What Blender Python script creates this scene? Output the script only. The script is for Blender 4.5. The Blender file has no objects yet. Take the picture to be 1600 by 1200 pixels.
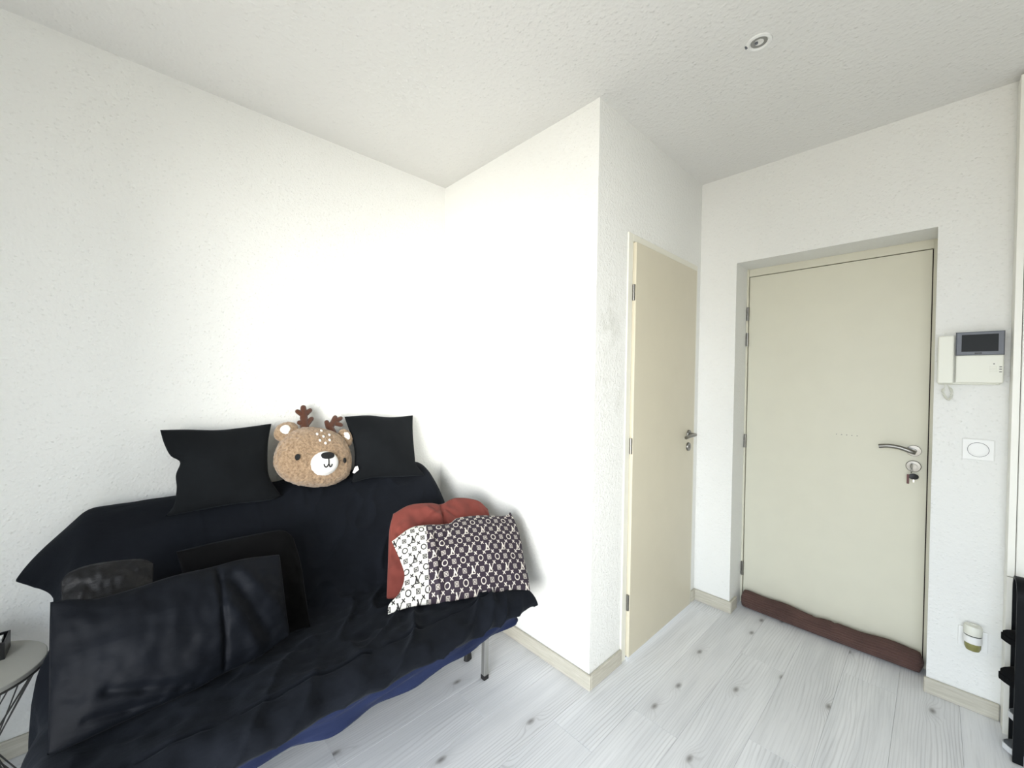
import bpy, bmesh, math, random
import numpy as np
from mathutils import Vector, Matrix, noise

random.seed(7)
SC = bpy.context.scene
COL = SC.collection
PI = math.pi

# ------------------------------------------------------------------ camera
F_PX, YAW, PITCH, ROLL = 628.09, -0.8125, -0.0097, 0.0170
fw = Vector((math.sin(YAW)*math.cos(PITCH), math.cos(YAW)*math.cos(PITCH), math.sin(PITCH)))
rt = Vector((math.cos(YAW), -math.sin(YAW), 0)); up = rt.cross(fw)
r2 = rt*math.cos(ROLL) + up*math.sin(ROLL); u2 = up*math.cos(ROLL) - rt*math.sin(ROLL)
cd = bpy.data.cameras.new('camera'); cam = bpy.data.objects.new('camera', cd); COL.objects.link(cam)
cd.sensor_width = 36.0; cd.lens = 36.0*F_PX/1600.0; cd.clip_start = 0.02
m = Matrix((r2, u2, -fw)).transposed().to_4x4(); m.translation = Vector((0, 0, 1.40)); cam.matrix_world = m
SC.camera = cam

# ------------------------------------------------------------------ room numbers (metres)
XL, XP, XR = -2.285, -1.061, 2.30        # left wall, partition face, right wall
YB, YF2, YW = -1.20, 1.519, 2.665        # back wall, alcove face, entrance wall
H = 2.676
NX0, NX1, NZ, YD = -0.847, -0.008, 2.132, 2.875   # door niche
WX0, WX1, WZ0, WZ1 = -0.86, 1.15, 0.06, 2.45      # window in the back wall
WALL_T = 0.22

# ------------------------------------------------------------------ daylight
w = bpy.data.worlds.new('world'); SC.world = w; w.use_nodes = True
nt = w.node_tree; nt.nodes.clear()
tc = nt.nodes.new('ShaderNodeTexCoord'); sx = nt.nodes.new('ShaderNodeSeparateXYZ')
mr = nt.nodes.new('ShaderNodeMapRange'); mr.inputs[1].default_value = -0.08; mr.inputs[2].default_value = 0.12
mx = nt.nodes.new('ShaderNodeMix'); mx.data_type = 'RGBA'
mx.inputs[6].default_value = (0.43, 0.40, 0.34, 1)      # sunlit street and facades
mx.inputs[7].default_value = (0.92, 1.02, 1.14, 1)      # bright overcast sky
bg = nt.nodes.new('ShaderNodeBackground'); bg.inputs[1].default_value = 7.0
ow = nt.nodes.new('ShaderNodeOutputWorld')
L = nt.links.new
L(tc.outputs['Generated'], sx.inputs[0]); L(sx.outputs[2], mr.inputs[0]); L(mr.outputs[0], mx.inputs[0])
L(mx.outputs[2], bg.inputs[0]); L(bg.outputs[0], ow.inputs[0])

pd = bpy.data.lights.new('window_portal', 'AREA'); pd.shape = 'RECTANGLE'
pd.size = WX1-WX0; pd.size_y = WZ1-WZ0; pd.cycles.is_portal = True
po = bpy.data.objects.new('window_portal', pd); COL.objects.link(po)
po.location = ((WX0+WX1)/2, YB-WALL_T-0.01, (WZ0+WZ1)/2); po.rotation_euler = (PI/2, 0, 0)
po.rotation_euler = Vector((0, 1, 0)).to_track_quat('-Z', 'Z').to_euler()

sd = bpy.data.lights.new('hazy_sun', 'SUN'); sd.angle = math.radians(28); sd.energy = 5.0; sd.color = (1.0, 0.985, 0.95)
so_ = bpy.data.objects.new('hazy_sun', sd); COL.objects.link(so_); so_.location = (3, -4, 3)
so_.rotation_euler = Vector((-0.60, 0.80, -0.03)).to_track_quat('-Z', 'Z').to_euler()

SC.view_settings.view_transform = 'Standard'; SC.view_settings.look = 'None'
SC.view_settings.exposure = 0.26; SC.view_settings.gamma = 1.0; SC.view_settings.use_curve_mapping = False
SC.cycles.max_bounces = 6; SC.cycles.diffuse_bounces = 4; SC.cycles.glossy_bounces = 3;
SC.cycles.adaptive_threshold = 0.10; SC.cycles.sample_clamp_indirect = 8.0

# ------------------------------------------------------------------ materials
def lin(c):
    f = lambda v: v/12.92 if v <= 0.04045 else ((v+0.055)/1.055)**2.4
    return tuple(f(v/255.0) for v in c) + (1,)

class NT:
    """small node-graph helper"""
    def __init__(s, name):
        s.m = bpy.data.materials.new(name); s.m.use_nodes = True; s.t = s.m.node_tree
        s.b = s.t.nodes['Principled BSDF']
    def n(s, kind, **kw):
        x = s.t.nodes.new('ShaderNode'+kind)
        for k, v in kw.items():
            if k == 'ins':
                for i, val in v.items():
                    if isinstance(val, bpy.types.NodeSocket): s.t.links.new(val, x.inputs[i])
                    else: x.inputs[i].default_value = val
            else: setattr(x, k, v)
        return x
    def math(s, op, a, b=0.0, c=None):
        ins = {0: a, 1: b}
        if c is not None: ins[2] = c
        return s.n('Math', operation=op, ins=ins).outputs[0]
    def mix(s, f, a, b, blend='MIX'):
        x = s.n('Mix', data_type='RGBA', blend_type=blend, ins={0: f, 6: a, 7: b}); return x.outputs[2]
    def ramp(s, f, lo, hi, a=0.0, b=1.0):
        return s.n('MapRange', ins={0: f, 1: lo, 2: hi, 3: a, 4: b}).outputs[0]
    def noise(s, vec, scale, detail=2.0, rough=0.5, out=0):
        x = s.n('TexNoise', ins={'Scale': scale, 'Detail': detail, 'Roughness': rough})
        if vec is not None: s.t.links.new(vec, x.inputs['Vector'])
        return x.outputs[out]
    def vec(s, v, scale):
        return s.n('Mapping', ins={0: v, 3: scale}).outputs[0]
    def set(s, **kw):
        for k, v in kw.items():
            i = s.b.inputs[k.replace('_', ' ')]
            if isinstance(v, bpy.types.NodeSocket): s.t.links.new(v, i)
            else: i.default_value = v
    def bump(s, h, strength, dist):
        x = s.n('Bump', ins={'Strength': strength, 'Distance': dist, 'Height': h})
        s.t.links.new(x.outputs[0], s.b.inputs['Normal'])

MATS = {}
def plain(name, rgb, rough=0.5, metal=0.0, spec=0.5, var=0.0, bump=None, sheen=0.0, coord='Object'):
    g = NT(name); c = lin(rgb)
    v = g.n('TexCoord').outputs[coord]
    if var:
        nz = g.noise(v, 9.0, 4.0)
        g.set(Base_Color=g.mix(g.ramp(nz, 0.3, 0.7), tuple(x*(1-var) for x in c[:3])+(1,), tuple(min(1, x*(1+var)) for x in c[:3])+(1,)))
    else: g.set(Base_Color=c)
    g.set(Roughness=rough, Metallic=metal)
    g.b.inputs['Specular IOR Level'].default_value = spec
    if sheen:
        g.b.inputs['Sheen Weight'].default_value = sheen; g.b.inputs['Sheen Roughness'].default_value = 0.5
    if bump:
        g.bump(g.noise(v, bump[0], 3.0), bump[1], bump[2])
    MATS[name] = g.m; return g.m

def plaster(name, rgb, grain=95.0, stain=None):
    g = NT(name); pos = g.n('NewGeometry').outputs['Position']
    c = lin(rgb)
    n1 = g.noise(pos, grain*0.8, 1.0, 0.5)
    vor = g.n('TexVoronoi', feature='F1', ins={'Vector': pos, 'Scale': grain*0.9}).outputs[0]
    drop = g.ramp(vor, 0.10, 0.42, 1.0, 0.0)
    hgt = g.math('ADD', g.math('MULTIPLY', drop, g.ramp(n1, 0.30, 0.65, 0.0, 0.45)), g.math('MULTIPLY', n1, 0.8))
    big = g.ramp(g.noise(pos, 1.1, 1.0), 0.3, 0.75, 0.97, 1.0)
    col = g.mix(1.0, c, g.n('CombineXYZ', ins={0: big, 1: big, 2: big}).outputs[0], 'MULTIPLY')
    if stain:                                   # dirty smears left by hands and bags
        for (ctr, rad, scl, amt, sc) in stain:
            d = g.n('VectorMath', operation='SUBTRACT', ins={0: pos, 1: ctr}).outputs[0]
            d = g.n('VectorMath', operation='MULTIPLY', ins={0: d, 1: rad}).outputs[0]
            ln = g.n('VectorMath', operation='LENGTH', ins={0: d}).outputs['Value']
            msk = g.ramp(ln, 0.15, 1.0, 1.0, 0.0)
            sm = g.ramp(g.noise(pos, sc, 4.0, 0.6), 0.46, 0.66)
            col = g.mix(g.math('MULTIPLY', g.math('MULTIPLY', msk, sm), amt), col, scl)
    g.set(Base_Color=col, Roughness=0.75)
    g.b.inputs['Specular IOR Level'].default_value = 0.25
    g.bump(hgt, 0.7, 0.0042)
    MATS[name] = g.m; return g.m

plaster('wall', (233, 233, 229))
plaster('wall_worn', (233, 233, 229), stain=[((-1.06, 1.64, 1.66), (3, 9, 5), lin((165, 165, 152)), 0.40, 9.0),
                                             ((-1.06, 1.66, 1.36), (3, 8, 4), lin((165, 165, 152)), 0.30, 8.0)])
plaster('ceiling_plaster', (229, 228, 224), grain=70.0)
plain('door_paint', (206, 199, 178), 0.42, bump=(60, 0.05, 0.0005), var=0.012)
plain('door_paint_white', (214, 211, 193), 0.45, bump=(60, 0.05, 0.0005), var=0.012)
plain('white_trim', (236, 235, 226), 0.35)
plain('frame_paint', (226, 224, 211), 0.4)
plain('dark_gap', (60, 52, 50), 0.9)
plain('satin_steel', (134, 132, 127), 0.30, metal=1.0, bump=(200, 0.03, 0.0003))
plain('chrome', (200, 200, 200), 0.16, metal=1.0)
plain('white_plastic', (235, 235, 232), 0.35)
plain('off_white_plastic', (226, 226, 214), 0.4)
plain('grey_bezel', (92, 96, 104), 0.4)
plain('black_plastic', (14, 15, 17), 0.35)
plain('black_metal', (9, 12, 15), 0.55, spec=0.15)
plain('black_rubber', (20, 20, 21), 0.7)
plain('screen_glass', (12, 16, 16), 0.35, spec=0.15)
plain('grey_print', (90, 92, 92), 0.6)
plain('steel_leg', (176, 176, 172), 0.28, metal=0.9)
plain('table_white_shaded', (176, 175, 167), 0.5)  # white top toned down, the shade on it is put into this colour
plain('dark_wire', (62, 61, 58), 0.5)
plain('shadow_black', (8, 8, 9), 0.9)
plain('red_tag', (98, 56, 54), 0.5)
plain('yellow_gel', (150, 147, 92), 0.15, var=0.25)
plain('lamp_glass', (150, 150, 148), 0.12, metal=0.5)
plain('antler_felt', (72, 38, 20), 0.95, sheen=0.3, bump=(220, 0.3, 0.002), var=0.15)
plain('white_felt', (222, 221, 218), 0.95, bump=(260, 0.2, 0.001), sheen=0.2)
plain('nose_felt', (14, 13, 13), 0.9)
plain('brown_corduroy', (82, 59, 53), 0.95, sheen=0.08, var=0.2)
plain('sole_white', (206, 208, 210), 0.6)
plain('shoe_grey', (66, 70, 74), 0.8, bump=(120, 0.2, 0.001))
plain('shoe_black', (8, 9, 11), 0.85, spec=0.15, bump=(120, 0.2, 0.001))

def fabric(name, rgb, rough, sheen, weave=700.0, wr=0.6, dist=0.006, tint=None, spec=0.3):
    g = NT(name); c = lin(rgb); v = g.n('TexCoord').outputs['Object']
    nz = g.noise(v, 5.0, 4.0, 0.6)
    g.set(Base_Color=g.mix(g.ramp(nz, 0.3, 0.7), tuple(x*0.82 for x in c[:3])+(1,), tuple(min(1, x*1.2) for x in c[:3])+(1,)), Roughness=rough)
    g.b.inputs['Sheen Weight'].default_value = sheen; g.b.inputs['Sheen Roughness'].default_value = 0.45
    g.b.inputs['Sheen Tint'].default_value = tint or (0.6, 0.7, 0.85, 1)
    g.b.inputs['Specular IOR Level'].default_value = spec
    wv = g.noise(g.vec(v, (1.0, 0.35, 1.0)), 16.0, 5.0, 0.6); fine = g.noise(v, weave, 1.0)
    g.bump(g.math('ADD', g.math('MULTIPLY', wv, wr), g.math('MULTIPLY', fine, 0.06)), 0.5, dist)
    MATS[name] = g.m; return g.m
fabric('black_cotton', (20, 22, 24), 0.95, 0.03, spec=0.1)
fabric('black_cover', (15, 18, 24), 0.9, 0.03, wr=1.0, dist=0.010, spec=0.12)
fabric('black_satin', (8, 11, 17), 0.66, 0.01, wr=1.0, dist=0.008, spec=0.11)
fabric('black_sheen', (16, 16, 18), 0.5, 0.02, wr=1.4, dist=0.012, spec=0.2)
fabric('black_velvet', (7, 7, 8), 0.9, 0.02, wr=1.0, spec=0.08)
fabric('blue_sheet', (22, 32, 62), 0.9, 0.03, wr=1.0, dist=0.01)
fabric('rust_velvet', (104, 50, 43), 0.95, 0.08, wr=0.8, tint=(1, 0.75, 0.7, 1))

def print_cloth():
    g = NT('print_cloth'); a = g.n('VertexColor', layer_name='print')
    v = g.n('TexCoord').outputs['Object']
    g.set(Base_Color=a.outputs[0], Roughness=0.75)
    g.b.inputs['Specular IOR Level'].default_value = 0.25
    g.bump(g.noise(v, 22.0, 4.0), 0.35, 0.006); MATS['print_cloth'] = g.m
print_cloth()

def plush_fur():
    g = NT('plush_fur'); v = g.n('TexCoord').outputs['Object']
    nz = g.noise(v, 85.0, 5.0, 0.7)
    g.set(Base_Color=g.mix(g.ramp(nz, 0.33, 0.68), lin((122, 99, 76)), lin((180, 154, 125))), Roughness=1.0)
    g.b.inputs['Sheen Weight'].default_value = 0.35; g.b.inputs['Specular IOR Level'].default_value = 0.1
    g.bump(nz, 0.9, 0.008); MATS['plush_fur'] = g.m
plush_fur()

def laminate():
    g = NT('laminate'); oi = g.n('ObjectInfo').outputs['Random']
    obj = g.n('TexCoord').outputs['Object']
    off = g.n('CombineXYZ', ins={0: g.math('MULTIPLY', oi, 37.0), 1: g.math('MULTIPLY', oi, 91.0), 2: 0.0}).outputs[0]
    p = g.n('VectorMath', operation='ADD', ins={0: obj, 1: off}).outputs[0]
    sp = g.n('SeparateXYZ', ins={0: p})
    # knots: sparse cells
    vk = g.n('TexVoronoi', feature='F1', voronoi_dimensions='2D', ins={'Vector': g.vec(p, (7.5, 3.6, 0.0)), 'Scale': 1.0, 'Randomness': 0.9})
    keep = g.math('GREATER_THAN', g.n('SeparateColor', ins={0: vk.outputs['Color']}).outputs[0], 0.73)
    kd = vk.outputs['Distance']
    kn = g.math('MULTIPLY', g.ramp(kd, 0.02, 0.10, 1.0, 0.0), keep)
    halo = g.math('MULTIPLY', g.ramp(kd, 0.0, 0.42, 1.0, 0.0), keep)
    warp = g.noise(g.vec(p, (4.5, 0.75, 1.0)), 1.0, 1.0, 0.4)
    ring = g.math('ADD', g.math('MULTIPLY', sp.outputs[0], 150.0), g.math('ADD', g.math('MULTIPLY', warp, 17.0), g.math('MULTIPLY', g.math('POWER', halo, 2.0), 7.0)))
    ring = g.math('ADD', ring, g.math('MULTIPLY', g.noise(g.vec(p, (16.0, 1.6, 1.0)), 1.0, 2.0), 5.0))
    ln = g.math('SINE', g.math('MULTIPLY', ring, 2*PI*0.55))
    thin = g.ramp(ln, 0.25, 1.0)
    amp = g.ramp(g.noise(g.vec(p, (3.0, 0.9, 1.0)), 1.0, 2.0), 0.40, 0.66)
    fine = g.noise(g.vec(p, (150.0, 4.0, 1.0)), 1.0, 4.0, 0.65)
    tone = g.noise(g.vec(p, (14.0, 1.3, 1.0)), 1.0, 3.0)
    base = g.mix(g.ramp(tone, 0.3, 0.7), lin((219, 221, 224)), lin((240, 241, 243)))
    base = g.mix(g.ramp(oi, 0.0, 1.0, 0.0, 0.16), base, lin((190, 186, 184)))
    col = g.mix(g.math('MULTIPLY', g.math('MULTIPLY', thin, amp), 0.34), base, lin((150, 148, 148)))
    col = g.mix(g.math('MULTIPLY', g.ramp(fine, 0.50, 0.75), 0.22), col, lin((150, 150, 152)))
    col = g.mix(g.math('MULTIPLY', g.math('POWER', halo, 3.0), 0.35), col, lin((140, 137, 134)))
    col = g.mix(g.math('MULTIPLY', kn, 0.75), col, lin((112, 108, 106)))
    g.set(Base_Color=col, Roughness=g.ramp(fine, 0.3, 0.7, 0.42, 0.55))
    g.b.inputs['Specular IOR Level'].default_value = 0.4
    g.bump(fine, 0.12, 0.0008); MATS['laminate'] = g.m
laminate()

def skirting():
    g = NT('skirting_wood'); p = g.n('NewGeometry').outputs['Position']
    f = g.noise(g.vec(p, (10.0, 10.0, 140.0)), 1.0, 4.0, 0.6)
    g.set(Base_Color=g.mix(g.ramp(f, 0.35, 0.7), lin((180, 175, 160)), lin((200, 196, 183))), Roughness=0.5)
    MATS['skirting_wood'] = g.m
skirting()

# ------------------------------------------------------------------ mesh helpers
def tag(o, label=None, cat=None, group=None, kind=None):
    for k, v in (('label', label), ('category', cat), ('group', group), ('kind', kind)):
        if v: o[k] = v
    return o

def link(name, me, mat, parent=None, loc=None, smooth=False):
    o = bpy.data.objects.new(name, me); COL.objects.link(o)
    if mat: me.materials.append(MATS[mat])
    if loc is not None: o.location = loc
    if parent: o.parent = parent
    if smooth:
        me.polygons.foreach_set('use_smooth', [True]*len(me.polygons))
    return o

def from_bm(name, bm, mat, parent=None, loc=None, smooth=False, sharp=None):
    bmesh.ops.recalc_face_normals(bm, faces=bm.faces)
    if sharp is not None:
        for f in bm.faces: f.smooth = True
        for e in bm.edges:
            if len(e.link_faces) == 2 and e.calc_face_angle(0) > sharp: e.smooth = False
    me = bpy.data.meshes.new(name); bm.to_mesh(me); bm.free()
    return link(name, me, mat, parent, loc, smooth)

def bm_box(bm, lo, hi, bev=0.0, seg=1):
    c = [(a+b)/2 for a, b in zip(lo, hi)]; s = [b-a for a, b in zip(lo, hi)]
    r = bmesh.ops.create_cube(bm, size=1.0)
    for v in r['verts']:
        v.co = Vector((v.co.x*s[0]+c[0], v.co.y*s[1]+c[1], v.co.z*s[2]+c[2]))
    if bev:
        es = {e for v in r['verts'] for e in v.link_edges}
        bmesh.ops.bevel(bm, geom=list(es), offset=bev, segments=seg, affect='EDGES', profile=0.6)

def box(name, lo, hi, mat, parent=None, bev=0.0, seg=1, loc=None):
    bm = bmesh.new(); bm_box(bm, lo, hi, bev, seg); return from_bm(name, bm, mat, parent, loc)

def boxes(name, lst, mat, parent=None, bev=0.0, loc=None):
    bm = bmesh.new()
    for lo, hi in lst: bm_box(bm, lo, hi, bev)
    return from_bm(name, bm, mat, parent, loc)

def basis(axis):
    a = Vector(axis).normalized(); t = Vector((0, 0, 1)) if abs(a.z) < 0.9 else Vector((1, 0, 0))
    u = t.cross(a).normalized(); return u, a.cross(u), a

def bm_lathe(bm, prof, origin, axis, n=24, cap=True, ell=(1, 1)):
    """prof: (radius, height along axis)"""
    u, v, a = basis(axis); o = Vector(origin); rings = []
    for r, h in prof:
        rings.append([bm.verts.new(o + a*h + u*(r*ell[0]*math.cos(2*PI*i/n)) + v*(r*ell[1]*math.sin(2*PI*i/n))) for i in range(n)])
    for A, B in zip(rings, rings[1:]):
        for i in range(n): bm.faces.new((A[i], A[(i+1) % n], B[(i+1) % n], B[i]))
    if cap:
        bm.faces.new(rings[0]); bm.faces.new(rings[-1])

def lathe(name, prof, origin, axis, mat, parent=None, n=24, ell=(1, 1), loc=None, sharp=0.6):
    bm = bmesh.new(); bm_lathe(bm, prof, origin, axis, n, True, ell); return from_bm(name, bm, mat, parent, loc, sharp=sharp)

def catmull(pts, k=6, closed=False):
    P = [Vector(p) for p in pts]; n = len(P); out = []
    for i in range(n if closed else n-1):
        p0 = P[i-1] if (closed or i > 0) else P[0]*2-P[1]
        p1, p2 = P[i], P[(i+1) % n]
        p3 = P[(i+2) % n] if (closed or i+2 < n) else p2*2-p1
        for j in range(k):
            t = j/k
            out.append(0.5*((2*p1)+(p2-p0)*t+(2*p0-5*p1+4*p2-p3)*t*t+(3*p1-p0-3*p2+p3)*t**3))
    if not closed: out.append(P[-1])
    return out

def bm_tube(bm, pts, rad, n=8, closed=False):
    P = [Vector(p) for p in pts]; N = len(P); rings = []
    R = rad if hasattr(rad, '__len__') else [rad]*N
    t0 = (P[1]-P[0]).normalized(); u, v, _ = basis(t0); pu = u
    for i in range(N):
        a = P[(i+1) % N] if (closed or i < N-1) else P[i]
        b = P[i-1] if (closed or i > 0) else P[i]
        t = (a-b).normalized(); pu = (pu - t*pu.dot(t)).normalized(); pv = t.cross(pu)
        rings.append([bm.verts.new(P[i]+pu*(R[i]*math.cos(2*PI*k/n))+pv*(R[i]*math.sin(2*PI*k/n))) for k in range(n)])
    pairs = list(zip(rings, rings[1:])) + ([(rings[-1], rings[0])] if closed else [])
    for A, B in pairs:
        for k in range(n): bm.faces.new((A[k], A[(k+1) % n], B[(k+1) % n], B[k]))
    if not closed:
        bm.faces.new(rings[0]); bm.faces.new(rings[-1])

def tube(name, pts, rad, mat, parent=None, n=8, closed=False, loc=None):
    bm = bmesh.new(); bm_tube(bm, pts, rad, n, closed); return from_bm(name, bm, mat, parent, loc, sharp=0.9)

def bm_capsule(bm, p0, p1, r0, r1, n=10):
    p0, p1 = Vector(p0), Vector(p1); d = p1-p0; h = d.length
    prof = [(0.001, -r0)] + [(r0*math.cos(a), r0*math.sin(a)) for a in (-1.1, -0.6, 0)] + [(r1*math.cos(a), h+r1*math.sin(a)) for a in (0, 0.6, 1.1)] + [(0.001, h+r1)]
    bm_lathe(bm, prof, p0, d, n)

def bm_prism(bm, poly, d0, d1, to3):
    """poly in 2D, extruded between depths d0 and d1; to3(a, b, d) gives the 3D point"""
    A = [bm.verts.new(to3(a, b, d0)) for a, b in poly]; B = [bm.verts.new(to3(a, b, d1)) for a, b in poly]
    n = len(poly); bm.faces.new(A); bm.faces.new(B)
    for i in range(n): bm.faces.new((A[i], A[(i+1) % n], B[(i+1) % n], B[i]))

def empty(name, loc=(0, 0, 0)):
    o = bpy.data.objects.new(name, None); COL.objects.link(o); o.location = loc; o.empty_display_size = 0.05; return o

def under(root):
    """children below are modelled in world metres: undo the root's offset"""
    l = root.location; return (-l.x, -l.y, -l.z)

def struct(o): o['kind'] = 'structure'; return o

# ------------------------------------------------------------------ the room shell
T = 0.12
struct(box('wall_left', (XL-T, YB-WALL_T, 0), (XL, YF2, H), 'wall'))
# partition block: alcove face, door face with its opening
DY0, DY1, DZ = 1.800, 2.580, 2.118
struct(boxes('wall_partition', [((XL-T, YF2, 0), (XP, YF2+0.09, H)), ((XP-0.09, YF2+0.09, 0), (XP, DY0, H)),
        ((XP-0.09, DY0, DZ), (XP, DY1, H)), ((XP-0.09, DY1, 0), (XP, YW, H))], 'wall_worn'))
struct(boxes('wall_front', [((XP-0.09, YW, 0), (NX0, YW+0.30, H)), ((NX0, YW, NZ), (NX1, YW+0.30, H)), ((NX1, YW, 0), (XR+T, YW+0.30, H))], 'wall'))
struct(box('wall_right', (XR, YB-WALL_T, 0), (XR+T, YW, H), 'wall'))
struct(boxes('wall_back', [((XL, YB-WALL_T, 0), (WX0, YB, H)), ((WX1, YB-WALL_T, 0), (XR, YB, H)),
        ((WX0, YB-WALL_T, WZ1), (WX1, YB, H)), ((WX0, YB-WALL_T, 0), (WX1, YB, WZ0))], 'wall'))
struct(box('ceiling', (XL-T, YB-WALL_T, H), (XR+T, YW+0.30, H+0.1), 'ceiling_plaster'))

floor = struct(box('floor', (XL-T, YB-WALL_T, -0.10), (XR+T, YW+0.30, -0.012), 'dark_gap'))
PW, PL = 0.193, 1.285
stag = {-2: 1.07, 0: 1.27, 1: 1.57, -1: 0.42, 2: 1.03, 3: 1.78, 4: 1.25, 5: 1.95, -3: 0.55, 6: 0.9}
k = -7
while True:
    x0 = -1.062 + PW*k; x1 = x0 + PW
    if x0 > XR: break
    a, b = max(x0, XL), min(x1, XR)
    if b > a+0.005:
        ymax = YF2 if b < XP+0.01 else (YD+0.02 if (a > NX0-0.03 and b < 0.11) else YW)
        y = stag.get(k, random.random()*PL) - 3*PL
        while y < ymax:
            lo, hi = max(y, YB), min(y+PL, ymax)
            if hi-lo > 0.01:
                cx, cy = (a+b)/2, (lo+hi)/2; bm = bmesh.new()
                g = 0.0003
                bm_box(bm, (a+g-cx, lo+g-cy, -0.012), (b-g-cx, hi-g-cy, 0), 0.0005)
                from_bm('plank', bm, 'laminate', floor, (cx, cy, 0))
            y += PL
    k += 1

# skirting boards
BH, BT = 0.070, 0.014
def board(name, segs):
    bm = bmesh.new()
    for lo, hi in segs: bm_box(bm, lo, hi, 0.003)
    return struct(from_bm(name, bm, 'skirting_wood'))
board('baseboard_left', [((XL, YB, 0), (XL+BT, YF2-BT, BH))])
board('baseboard_alcove', [((XL, YF2-BT, 0), (XP+BT, YF2, BH))])
board('baseboard_partition', [((XP, YF2, 0), (XP+BT, 1.776, BH)), ((XP, 2.604, 0), (XP+BT, YW-BT, BH))])
board('baseboard_entrance', [((XP, YW-BT, 0), (NX0+BT, YW, BH)), ((NX0, YW, 0), (NX0+BT, YW+0.095, BH))])
board('baseboard_front', [((NX1-BT*0.5, YW-BT, 0), (0.208, YW, BH))])
board('baseboard_right', [((XR-BT, YB, 0), (XR, 2.575, BH))])
board('baseboard_back', [((XL, YB, 0), (XR-BT, YB+BT, BH))])

# window in the back wall (open casement frame, behind the camera)
win = struct(empty('window_1', ((WX0+WX1)/2, YB-0.14, WZ0)))
u = under(win); fy0, fy1 = YB-0.16, YB-0.11
for lo, hi in [((WX0, fy0, WZ0), (WX0+0.05, fy1, WZ1)), ((WX1-0.05, fy0, WZ0), (WX1, fy1, WZ1)), ((WX0, fy0, WZ0), (WX1, fy1, WZ0+0.05)),
               ((WX0, fy0, WZ1-0.05), (WX1, fy1, WZ1)), (((WX0+WX1)/2-0.035, fy0, WZ0), ((WX0+WX1)/2+0.035, fy1, WZ1))]:
    box('window_frame', lo, hi, 'white_trim', win, 0.003, loc=u)
box('window_sill', (WX0-0.04, YB-0.05, WZ0-0.03), (WX1+0.04, YB+0.04, WZ0), 'white_trim', win, 0.004, loc=u)

# white boxed-in closet front at the far end of the entrance wall
CX, CY = 0.210, 2.575
clo = struct(empty('trim_1', (CX, CY, 0))); u = under(clo)
box('side_board', (CX, CY, 0.0), (CX+0.02, YW, 0.640), 'white_trim', clo, 0.001, loc=u)
box('side_board', (CX, CY, 0.643), (CX+0.02, YW, 2.655), 'white_trim', clo, 0.001, loc=u)
for i in range(5):
    a = CX+0.022+i*0.388
    box('closet_panel', (a, CY+0.002, 0.02), (a+0.384, CY+0.022, 2.655), 'white_trim', clo, 0.002, loc=u)
box('kick_board', (CX+0.022, CY+0.01, 0), (XR, CY+0.03, 0.018), 'white_trim', clo, loc=u)

# ------------------------------------------------------------------ doors
def hinge(parent, u, x, y, z, h=0.078, r=0.0075):
    hg = lathe('hinge', [(r, 0), (r, h*0.47), (r*0.8, h*0.475), (r*0.8, h*0.525), (r, h*0.53), (r, h)], (x, y, z-h/2), (0, 0, 1), 'satin_steel', parent, 14, loc=u)
    return hg

# inner door on the partition
d1 = struct(empty('door_1', (XP, 1.776, 0))); u = under(d1)
FX = XP+0.007
for lo, hi in [((XP-0.09, 1.776, 0), (FX, 1.8185, 2.141)), ((XP-0.09, 2.560, 0), (FX, 2.603, 2.141)), ((XP-0.09, 1.8185, 2.104), (FX, 2.560, 2.141))]:
    box('door_frame', lo, hi, 'frame_paint', d1, 0.0015, loc=u)
leaf = box('door_leaf', (XP-0.018, 1.824, 0.014), (XP+0.022, 2.556, 2.100), 'door_paint', d1, 0.0015, loc=u)
LX = XP+0.022
for z in (1.848, 1.079, 0.290): hinge(d1, u, FX+0.006, 1.8195, z)
hd = lathe('door_handle', [(0.0255, 0), (0.0255, 0.007), (0.0245, 0.009), (0.010, 0.0095), (0.010, 0.042)], (LX, 2.478, 1.088), (1, 0, 0), 'satin_steel', d1, 28, loc=u)
tube('lever', catmull([(LX+0.040, 2.485, 1.088), (LX+0.046, 2.465, 1.088), (LX+0.047, 2.42, 1.087), (LX+0.046, 2.365, 1.083), (LX+0.043, 2.345, 1.081)]), 0.0095, 'satin_steel', hd, 12)
es = lathe('keyhole_plate', [(0.0255, 0), (0.0255, 0.007), (0.0245, 0.009)], (LX, 2.475, 1.012), (1, 0, 0), 'satin_steel', d1, 28, loc=u)
box('keyhole', (LX+0.0088, 2.472, 1.003), (LX+0.0094, 2.478, 1.022), 'shadow_black', es)
tag(d1, 'narrow cream door on the partition, lever handle beside the corner')

# entrance door in its niche
d2 = struct(empty('door_2', ((NX0+NX1)/2, YD, 0))); u = under(d2)
box('door_frame', (NX0, YD+0.012, 0), (NX1, YD+0.05, NZ), 'dark_gap', d2, loc=u)  # dark backing sheet added behind the leaf, its colour shades the gap
for lo, hi in [((NX0, YD-0.012, 0), (NX0+0.010, YD+0.012, NZ)), ((-0.0205, YD-0.004, 0), (NX1, YD+0.012, NZ)), ((NX0+0.010, YD-0.004, 2.086), (-0.0205, YD+0.012, NZ))]:
    box('door_frame', lo, hi, 'door_paint_white', d2, 0.001, loc=u)
box('door_leaf', (NX0+0.0135, YD-0.002, 0.008), (-0.0245, YD+0.012, 2.082), 'door_paint_white', d2, 0.001, loc=u)
for z in (1.848, 1.684, 1.037, 0.218): hinge(d2, u, NX0+0.009, YD-0.013, z, 0.085, 0.008)
hd = lathe('door_handle', [(0.0275, 0), (0.0275, 0.007), (0.026, 0.010), (0.011, 0.0105), (0.011, 0.050)], (-0.072, YD-0.002, 1.078), (0, -1, 0), 'satin_steel', d2, 28, loc=u)
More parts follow.
